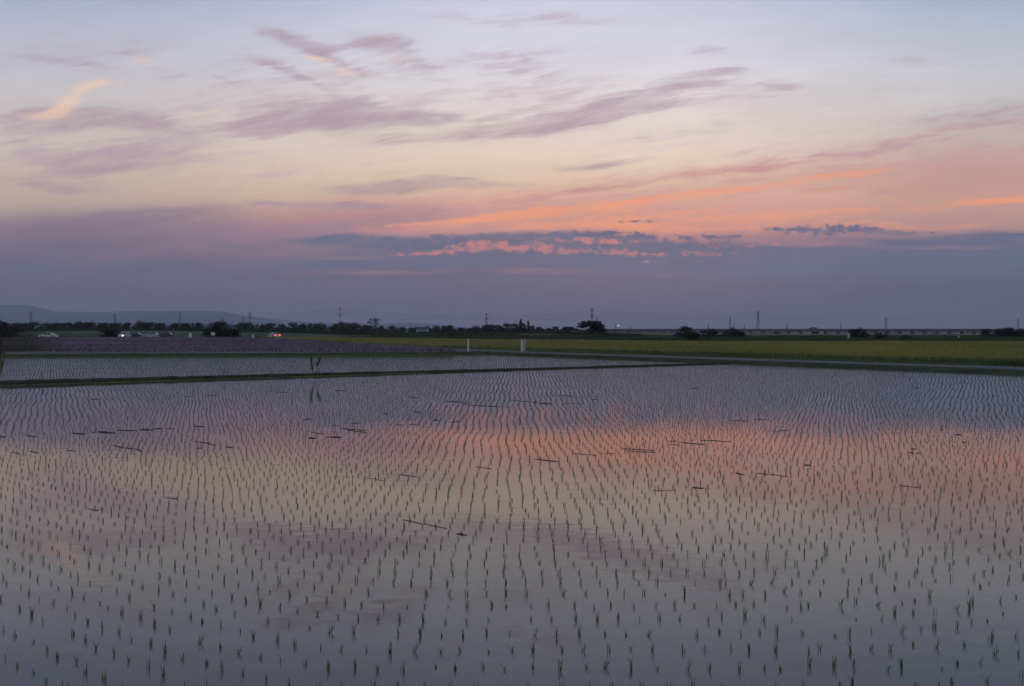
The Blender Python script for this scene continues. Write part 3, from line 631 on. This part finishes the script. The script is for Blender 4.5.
# ------------------------------------------------------------------ pylons, cables, poles
tops = {}
def pylon(x, ytop, Hh, label, m='steel', fat=.30, slim=1.0, group='power pylons on the horizon', copy=True):
    Yd = (Hh-H)*F/(HY-ytop); X0 = (x-512)/F*Yd; o = empty('power_pylon', (X0, Yd, .1), .25)
    tag(o, label, 'pylon', group)
    W0, W1 = 4.2*slim, .9*slim; wd = lambda z: W0+(W1-W0)*min(1, z/(Hh*.72)) if z < Hh*.72 else W1
    lv = [0,.14,.27,.38,.48,.57,.65,.72,.8,.88,.95]
    mb = MB(); sg = ((1,1),(-1,1),(-1,-1),(1,-1))
    for a_, b_ in zip(lv[:-1], lv[1:]):
        za, zb = a_*Hh, b_*Hh; wa, wb = wd(za), wd(zb)
        for k in range(4):
            s, s2 = sg[k], sg[(k+1)%4]
            mb.bar((s[0]*wa,s[1]*wa,za),(s[0]*wb,s[1]*wb,zb),fat,fat,4)
            mb.bar((s[0]*wa,s[1]*wa,za),(s2[0]*wb,s2[1]*wb,zb),fat*.6,fat*.6,3); mb.bar((s2[0]*wa,s2[1]*wa,za),(s[0]*wb,s[1]*wb,zb),fat*.6,fat*.6,3)
            mb.bar((s[0]*wb,s[1]*wb,zb),(s2[0]*wb,s2[1]*wb,zb),fat*.6,fat*.6,3)
    mb.bar((W1,0,.95*Hh),(0,0,Hh),fat,fat*.5,4); mb.bar((-W1,0,.95*Hh),(0,0,Hh),fat,fat*.5,4)
    mb.build('tower_frame', M[m], o)
    for zf, al in ((.68,5.2),(.79,4.6),(.90,4.0)):
        ar = MB(); al *= slim; z = zf*Hh
        for sg_ in (-1,1): ar.bar((sg_*W1*.9,0,z+1.3),(sg_*al,0,z),fat*.8,fat*.6,4); ar.bar((sg_*W1*.9,0,z-.6),(sg_*al,0,z),fat*.8,fat*.6,4)
        ob = ar.build('cross_arm', M[m], o)
        for sg_ in (-1,1): MB().bar((sg_*al,0,z),(sg_*al,0,z-2.4),.22,.22,5).build('insulator', M['steel'], ob)
    tops[x] = (X0, Yd, Hh, slim); return o
pylon(340,306,54,'tallest red and white banded pylon, on the left of the picture','banded',.30,1.15)
pylon(592,307.5,52,'red and white banded pylon rising behind the spreading tree','banded',.30,1.1)
pylon(758,310,52,'tall pylon behind the left part of the viaduct','steel',.26,1.15)
pylon(486.5,312.5,50,'slender banded pylon left of the two poplars','banded',.4,1.1)
pylon(250,311,47,'pylon above the treeline right of the dense round tree','steel',.26,1.1)
pylon(243.5,316,40,'small faint pylon close left of the one right of the dense tree','steel',.24,.9)
pylon(180,311.5,46,'faint pylon in front of the hills behind the small white post','steel',.24,1.3)
pylon(115,313,46,'faint pylon in front of the hills above the car with the headlamp','steel',.26,1.1)
pylon(31,311,46,'faint pylon at the far left against the highest hill','steel',.24,1.1)
pylon(597,316,40,'small faint pylon close right of the spreading tree pylon','steel',.24,.9)
pylon(730,316,44,'slim faint pylon left of the tall viaduct pylon','steel',.34,.6)
pylon(886,317,48,'pylon behind the viaduct right of the dark rounded tree','steel',.32,1.3)
pylon(1018,318,46,'rightmost pylon, above the clump at the right edge','steel',.32,1.2)
def cable(a_, b_, zf, side, label):
    xa, ya, ha, sa = tops[a_]; xb, yb, hb, sb_ = tops[b_]; A = np.array((xa+side*4.5*sa, ya, zf*ha)); Bq = np.array((xb+side*4.5*sb_, yb, zf*hb))
    mb = MB(); L = np.linalg.norm(A-Bq); n = 14; pr = A
    for i in range(1, n+1):
        t = i/n; q__ = A+(Bq-A)*t; q__[2] -= .018*L*4*t*(1-t)*.6; mb.bar(pr, q__, .10, .10, 3); pr = q__
    o = mb.build('power_cable', M['cable']); tag(o, label, 'cable', 'cables strung between the pylons')
prs = [(340,486.5,'from the tallest left pylon to the slender banded one'),(486.5,592,'from the slender banded pylon to the spreading tree pylon'),(592,758,'from the spreading tree pylon to the tall viaduct pylon'),(758,886,'from the tall viaduct pylon to the next one right'),(886,1018,'between the two pylons farthest right'),(250,340,'running left from the tallest left pylon')]
for a_, b_, d_ in prs:
    for zf, nm in ((.64,'lowest'),(.75,'middle'),(.86,'upper')):
        for sd, sn in ((-1,'left'),(1,'right')): cable(a_, b_, zf, sd, f'{nm} {sn} power cable {d_}')

# viaduct ---------------------------------------------------------------
VY = 1000
def vx(x): return (x-512)/F*VY
via = empty('viaduct', (vx(800), VY, .1)); tag(via, 'long low concrete viaduct crossing the right half of the horizon', 'viaduct')
x0, x1 = vx(596)-vx(800), vx(1120)-vx(800); cx = (x0+x1)/2
MB().box((cx,0,2.55),(x1-x0,9,1.1)).build('deck', M['darkconcrete'], via)
for s_ in (-1,1): MB().box((cx,s_*4.35,3.1+.75),(x1-x0,.3,1.5)).build('parapet', M['darkconcrete'], via)
MB().box((x0-26,0,1.5),(52,9,3.0)).build('abutment', M['darkconcrete'], via)
k = x0+8
while k < x1:
    MB().box((k,0,.95),(1.5,7,2.1)).box((k,0,1.92),(2.6,8,.2)).build('pier', M['darkconcrete'], via); k += 15.5
tr = empty('truck', (vx(812.5), VY-2, 3.3)); tag(tr, 'dark box truck driving on the viaduct', 'truck')
MB().box((.6,0,2.1),(7.4,2.4,2.4)).build('cargo_box', M['darkconcrete'], tr)
cb = MB().box((-4.2,0,1.6),(1.9,2.3,2.0)).build('cab', M['cardark'], tr); MB().box((-5.17,0,2.0),(.04,2.0,.8)).build('windscreen', M['glass'], cb)
MB().box((-.6,0,.75),(9,2.0,.3)).build('chassis', M['cardark'], tr)
for wx_ in (-3.9,2.0,3.3):
    for s_ in (-1,1): MB().bar((wx_,s_*1.15,.45),(wx_,s_*.85,.45),.45,.45,12).build('wheel', M['tyre'], tr)
for x, yt, lb in ((788,322.5,'lone signal mast with a box on the viaduct left of the truck'),(842,322,'tall post on the viaduct just left of the dark rounded tree'),(687,323.5,'short post on the viaduct above the green round tree'),(709,323.5,'short post on the viaduct above the rounded bush'),(734.5,322.8,'thick short post on the viaduct beside the slim pylon'),(745,325,'small post on the viaduct left of the tall pylon'),(631,326,'small post near the left end of the viaduct')):
    o = empty('viaduct_post', (vx(x), VY+3.6, 3.2)); hgt = H+(HY-yt)*VY/F-3.2; tag(o, lb, 'post')
    MB().bar((0,0,0),(0,0,hgt),.42,.3,6).build('mast', M['cable'], o); MB().box((0,0,hgt*.25),(1.5,.6,1.6)).build('equipment_box', M['cable'], o)
    MB().box((.5,0,hgt*.85),(1.6,.25,.3)).build('bracket', M['cable'], o)
# lit street lamp
LY = 700; o = empty('street_lamp', ((615.6-512)/F*LY, LY, .1)); tag(o, 'street lamp with a lit white head, right of the spreading tree', 'street lamp')
zt = H+(HY-323.3)*LY/F
MB().bar((0,0,0),(0,0,zt),.28,.2,8).build('pole', M['steel'], o); MB().bar((0,0,zt-2.2),(2.0,0,zt-1.9),.12,.1,5).build('arm', M['steel'], o)
ld = MB().box((2.4,0,zt-1.85),(1.3,.6,.3)).build('lamp_head', M['steel'], o); MB().box((2.4,-.35,zt-2.15),(1.2,.9,.5)).build('bulb', M['bulb'], ld)

# far houses
def house(x, ytop, Yd, w, d, label, m='wall'):
    h = H+(HY-ytop)*Yd/F; o = empty('house', ((x-512)/F*Yd, Yd, .1)); tag(o, label, 'house'); e = h*.62
    wl = MB().box((0,0,e/2),(w,d,e)).build('wall', M[m], o)
    r_ = MB().add([(-w/2-.4,-d/2-.4,e),(w/2+.4,-d/2-.4,e),(w/2+.4,d/2+.4,e),(-w/2-.4,d/2+.4,e),(-w/2,0,h),(w/2,0,h)], [(0,1,5,4),(2,3,4,5),(1,2,5),(3,0,4),(3,2,1,0)]); r_.build('roof', M['roof'], o)
    for i in (-1,1): MB().box((i*w*.25,-d/2-.02,e*.55),(w*.18,.06,e*.35)).build('window', M['glass'], wl)
    MB().box((0,-d/2-.03,e*.4),(w*.1,.08,e*.8)).build('door', M['steel'], wl)
house(422.5,327.2,470,6.5,6,'small pale house showing between the trees of the distant treeline')
sheet('far_water', [(170,560),(1000,560),(1300,1480),(250,1480)], .14, M['water'])

# ------------------------------------------------------------------ cars
def car(kind, x, Yd, rz, label, paint, head=None, tail=None, zb=.13):
    o = empty('parked_car' if not (head or tail) else 'moving_car', ((x-512)/F*Yd, Yd, zb), rz); tag(o, label, 'car')
    if kind == 'sedan':
        low = [(-2.25,.32),(-2.3,.62),(-2.15,.84),(-1.25,.94),(1.35,.96),(2.2,.9),(2.3,.6),(2.25,.32)]; top = [(-1.25,.94),(-.55,1.40),(.55,1.44),(1.45,.96)]
    else:
        low = [(-1.95,.32),(-2.0,.65),(-1.8,.92),(-1.15,1.0),(1.5,1.02),(1.9,.95),(1.95,.6),(1.9,.32)]; top = [(-1.15,1.0),(-.45,1.52),(1.2,1.55),(1.75,1.0)]
    hw = .85; vs = []; n = len(low)
    for sx, w in ((-1,hw*.96),(-1,hw),(1,hw),(1,hw*.96)): pass
    mb = MB(); vs = [(px_, -hw, pz_) for px_, pz_ in low]+[(px_, hw, pz_) for px_, pz_ in low]
    mb.add(vs, [tuple(range(n)), tuple(range(2*n-1,n-1,-1))]+[(i, n+i, n+(i+1)%n, (i+1)%n) for i in range(n)])
    body = mb.build('body', M[paint], o)
    bv = body.modifiers.new('bevel','BEVEL'); bv.width = .07; bv.segments = 2
    g = MB(); k = len(top); wi = [hw-.03, hw-.20, hw-.20, hw-.03]
    vs = [(top[i][0], -wi[i], top[i][1]) for i in range(k)]+[(top[i][0], wi[i], top[i][1]) for i in range(k)]
    g.add(vs, [(0,1,2,3),(7,6,5,4)]+[(i,k+i,k+i+1,i+1) for i in range(k-1)])
    g.build('glasshouse', M['glass'], o)
    rf = MB().add([(top[1][0]-.05,-wi[1]-.01,top[1][1]+.01),(top[2][0]+.08,-wi[2]-.01,top[2][1]+.01),(top[2][0]+.08,wi[2]+.01,top[2][1]+.01),(top[1][0]-.05,wi[1]+.01,top[1][1]+.01),(top[1][0]+.1,-wi[1]+.1,top[1][1]+.06),(top[2][0]-.1,-wi[2]+.1,top[2][1]+.06),(top[2][0]-.1,wi[2]-.1,top[2][1]+.06),(top[1][0]+.1,wi[1]-.1,top[1][1]+.06)],
        [(0,1,5,4),(1,2,6,5),(2,3,7,6),(3,0,4,7),(4,5,6,7),(3,2,1,0)]).build('roof', M[paint], o)
    pl = MB()
    for s_ in (-1,1):
        pl.bar((top[0][0],s_*wi[0],top[0][1]),(top[1][0],s_*wi[1],top[1][1]),.05,.05,4); pl.bar((top[3][0],s_*wi[3],top[3][1]),(top[2][0],s_*wi[2],top[2][1]),.06,.06,4); pl.bar((.15,s_*(wi[0]+.0),top[0][1]),(.15,s_*(wi[1]+.01),top[1][1]),.05,.05,4)
    pl.build('pillars', M[paint], o)
    for wx_ in (low[0][0]+.85, low[-1][0]-.8):
        for s_ in (-1,1):
            w_ = MB().bar((wx_,s_*.9,.32),(wx_,s_*.66,.32),.33,.33,16).build('wheel', M['tyre'], o); MB().bar((wx_,s_*.915,.32),(wx_,s_*.89,.32),.2,.2,12).build('rim', M['rim'], w_)
    fx_ = low[1][0]; rx = low[-2][0]
    for s_ in (-1,1):
        MB().box((fx_-.0,s_*.62,.68),(.14,.34,.17)).build('headlight', M['lamp_on'] if head in (s_, 2) else M['lamp_off'], o)
        MB().box((rx+.0,s_*.62,.76),(.12,.36,.2 if not tail else .26)).build('tail_light', M['tail_on'] if tail else M['tail_off'], o)
    MB().box((fx_+.02,0,.42),(.16,1.5,.2)).build('front_bumper', M[paint], o); MB().box((rx-.02,0,.42),(.16,1.5,.2)).build('rear_bumper', M[paint], o)
car('sedan', 48.5, 212.8, .05, 'white sedan parked at the far left beyond the flowers', 'carwhite')
car('hatch', 125.5, 214, math.radians(80), 'white car with one bright headlamp next to the low black bush', 'carwhite', head=-1)
car('hatch', 151, 213, 0.02, 'pale hatchback parked side-on right of the car with the headlamp', 'carsilver')
car('hatch', 165, 214.5, .1, 'dark hatchback parked behind the pale hatchback', 'cardark')
car('sedan', 136, 216, 0, 'low dark sedan between the headlamp car and the pale hatchback', 'cardark')
car('sedan', 274, 214, math.radians(-50), 'silver car with two red tail lamps glowing at the flower field edge', 'carsilver', tail=True)
mb = empty('utility_van', ((170.5-512)/F*216, 216, .13)); 

# ------------------------------------------------------------------ posts and signs
D.objects.remove(mb)
def post(x, ytop, ybot, w, label, m='white', z=.1, name='marker_post', cap=True):
    Yd = F*(H-z)/(ybot-HY); h = (ybot-ytop)/F*Yd; o = empty(name, ((x-512)/F*Yd, Yd, z)); tag(o, label, 'post'); wm = w*Yd/F
    MB().box((0,0,h/2),(wm,wm*.7,h)).build('shaft', M[m], o)
    if cap: MB().add([(-wm*.55,-wm*.4,h),(wm*.55,-wm*.4,h),(wm*.55,wm*.4,h),(-wm*.55,wm*.4,h),(0,0,h+wm*.5)],[(0,1,4),(1,2,4),(2,3,4),(3,0,4),(3,2,1,0)]).build('cap', M[m], o)
post(468.2,339.6,351.5,1.7,'slim white post at the right end of the purple flowers')
o = empty('sign_board', P(522.8,352.3,.1)); tag(o, 'white narrow folded sign board standing beside the road end', 'sign'); Yd = P(522.8,352.3,.1)[1]; s = Yd/F
MB().box((-.9*s,0,7*s),(2.1*s,.05,11.4*s)).build('panel', M['white'], o)
pn = MB().add([(.5*s,.02,1.2*s),(1.7*s,.3,1.2*s),(3.0*s,.34,13*s),(.9*s,.02,12.6*s),(.5*s,.06,1.2*s),(1.7*s,.34,1.2*s),(3.0*s,.38,13*s),(.9*s,.06,12.6*s)],[(0,1,2,3),(7,6,5,4),(0,3,7,4),(1,5,6,2),(3,2,6,7),(0,4,5,1)]); pn.build('panel', M['offwhite'], o)
for q_ in (-1.7,-.2): MB().bar((q_*s,.04,0),(q_*s,.04,12.9*s),.25*s,.25*s,5).build('stake', M['offwhite'], o)
post(190.2,334,339,2.6,'stubby white box post left of the dense round tree','white',name='utility_box')
post(253,335.2,339.6,1.9,'short pale post between the dense round tree and the red tail lamps','offwhite')
post(848.5,334.6,339.5,1.4,'short pale post below the dark rounded tree by the viaduct','offwhite')
post(733.5,335,338,1.0,'tiny white post in front of the green bush under the viaduct','white')
post(958.5,336.2,339.2,1.1,'tiny white post at the back of the grain field on the right','offwhite')
post(173.5,327.2,338.5,.8,'thin grey pole among the parked cars on the left','steel',name='pole')
o = empty('signboard', P(213,339,.1)); tag(o, 'small white square signboard in front of the dense round tree', 'sign'); s = P(213,339,.1)[1]/F
MB().box((0,0,5.2*s),(4*s,.06,3.2*s)).build('board', M['white'], o)
for q_ in (-1.5,1.5): MB().bar((q_*s,.06,0),(q_*s,.06,6.4*s),.22*s,.22*s,5).build('leg', M['steel'], o)
o = empty('wooden_post', (-.6395*63.5, 63.5, -.05)); tag(o, 'dark weathered wooden post at the left edge of the second paddy', 'post')
MB().bar((0,0,0),(.05,0,1.6),.09,.07,8).build('shaft', M['wood'], o); MB().bar((.03,0,1.1),(.35,0,.0),.07,.05,6).build('brace', M['wood'], o)

# tall weed on the dike
def weed(x, ybase, ytop, label, seed, lean=0, dens=1.0, stems=2):
    r = np.random.default_rng(seed); z = .13; Yd = F*(H-z)/(ybase-HY); h = (ybase-ytop)/F*Yd; o = empty('weed', ((x-512)/F*Yd, Yd, z)); tag(o, label, 'weed')
    for q_ in range(stems):
        dx = lean*(1 if q_ == 0 else -1)*h; hq = h*(1 if q_ == 0 else .93); bx = 0 if q_ == 0 else .05*h
        st = MB(); tipx = bx+(-.12 if q_ == 0 else .30)*h*(stems > 1); st.bar((bx,0,-.02),((bx+tipx)/2,0,hq*.5),.012,.010,5); st.bar(((bx+tipx)/2,0,hq*.5),(tipx,0,hq*.9),.010,.006,5)
        so_ = st.build('stem', M['grass'], o); n = int(60*dens); tz = hq*(.22+.78*r.random(n)**.7) if q_ == 0 else hq*(.5+.5*r.random(n))
        xx = bx+(tipx-bx)*tz/hq
        v, t = blades(xx, r.normal(0,.02*h,n), tz*.86, r.uniform(.12,.24,n)*h, np.full(n,.019)*(.6+h*.6), r.uniform(.2,.85,n), r.uniform(0,6.28,n), face=r.uniform(-.9,.9,n))
        link('leaves', mesh_np('leaves', v, t), M['grass'], so_)
weed(313,376,354.5,'tall leafy two-stemmed weed standing on the dike',3,.1,1.6,2)
weed(318.5,375,369,'low dark tuft at the right foot of the two-stemmed weed',4,0,.8,1)
weed(41.5,379.5,372.5,'small dark tuft on the dike near the left edge',5,0,.5,1)
weed(224,377,370,'small single weed on the dike left of the tall one',6,0,.4,1)
weed(270.5,376,368.5,'thin pair of stalks on the dike between the tall weed and small one',7,0,.3,1)

# ------------------------------------------------------------------ hills
def hills(prof, Yd, depth, name):
    vs = []; fs = []; xs = np.linspace(prof[0][0], prof[-1][0], 260); rr = np.random.default_rng(5); K = 7
    jit = np.cumsum(rr.normal(0,.12,len(xs))); jit -= np.linspace(jit[0], jit[-1], len(xs))
    for i, x in enumerate(xs):
        yt = np.interp(x, [a_[0] for a_ in prof], [a_[1] for a_ in prof])+jit[i]*.9; h = max(5, (HY-yt)*Yd/F)
        for k in range(K):
            t = k/(K-1); z = h*math.sin(math.pi*min(t,.999)/1.0)**.8 if 0 < k < K-1 else 0
            vs.append(((x-512)/F*Yd*(1), Yd+(t-.5)*depth, z+.1))
    for i in range(len(xs)-1):
        for k in range(K-1): fs.append((i*K+k, i*K+k+1, (i+1)*K+k+1, (i+1)*K+k))
    me = D.meshes.new(name); me.from_pydata(vs, [], fs); me.update(); me.polygons.foreach_set('use_smooth', [True]*len(me.polygons))
    return tag(link(name, me, M['hill']), kind='structure')
hills([(-160,316),(-60,309),(-10,307.5),(14,305.5),(30,306),(42,309),(58,312.5),(100,313.5),(140,313),(200,312.5),(225,313.5),(245,317),(270,319.5),(310,323),(380,325),(410,323),(430,324.5),(480,329),(600,330.5)], 9000, 1500, 'hills')

# haze
hz = MB().box((0,0,179),(24600,24600,362)).build('haze', D.materials.new('haze')); m = hz.data.materials[0]; m.use_nodes = True; nt = m.node_tree
nt.nodes.clear(); ou = nt.nodes.new('ShaderNodeOutputMaterial'); pv = nt.nodes.new('ShaderNodeVolumePrincipled')
pv.inputs['Color'].default_value = (.78,.82,1,1); pv.inputs['Density'].default_value = 1.1e-4; pv.inputs['Anisotropy'].default_value = .2
nt.links.new(pv.outputs[0], ou.inputs['Volume']); tag(hz, 'thin evening haze lying over the whole plain', 'haze', kind='stuff')

# ------------------------------------------------------------------ camera and render
cam = D.cameras.new('camera'); co = D.objects.new('camera', cam); COL.objects.link(co); scn.camera = co
cam.sensor_width = 36; cam.lens = 36*F/1024; cam.clip_end = 60000; cam.clip_start = .05
co.location = (0,0,H); co.rotation_euler = (math.radians(90)-math.atan((343-HY)/F), 0, 0)
scn.render.engine = 'CYCLES'; scn.render.resolution_x = 1024; scn.render.resolution_y = 686
scn.view_settings.view_transform = 'Standard'; scn.view_settings.look = 'None'; scn.view_settings.gamma = 1; scn.view_settings.exposure = 0
scn.cycles.max_bounces = 3; scn.cycles.diffuse_bounces = 1; scn.cycles.glossy_bounces = 2; scn.cycles.volume_bounces = 0
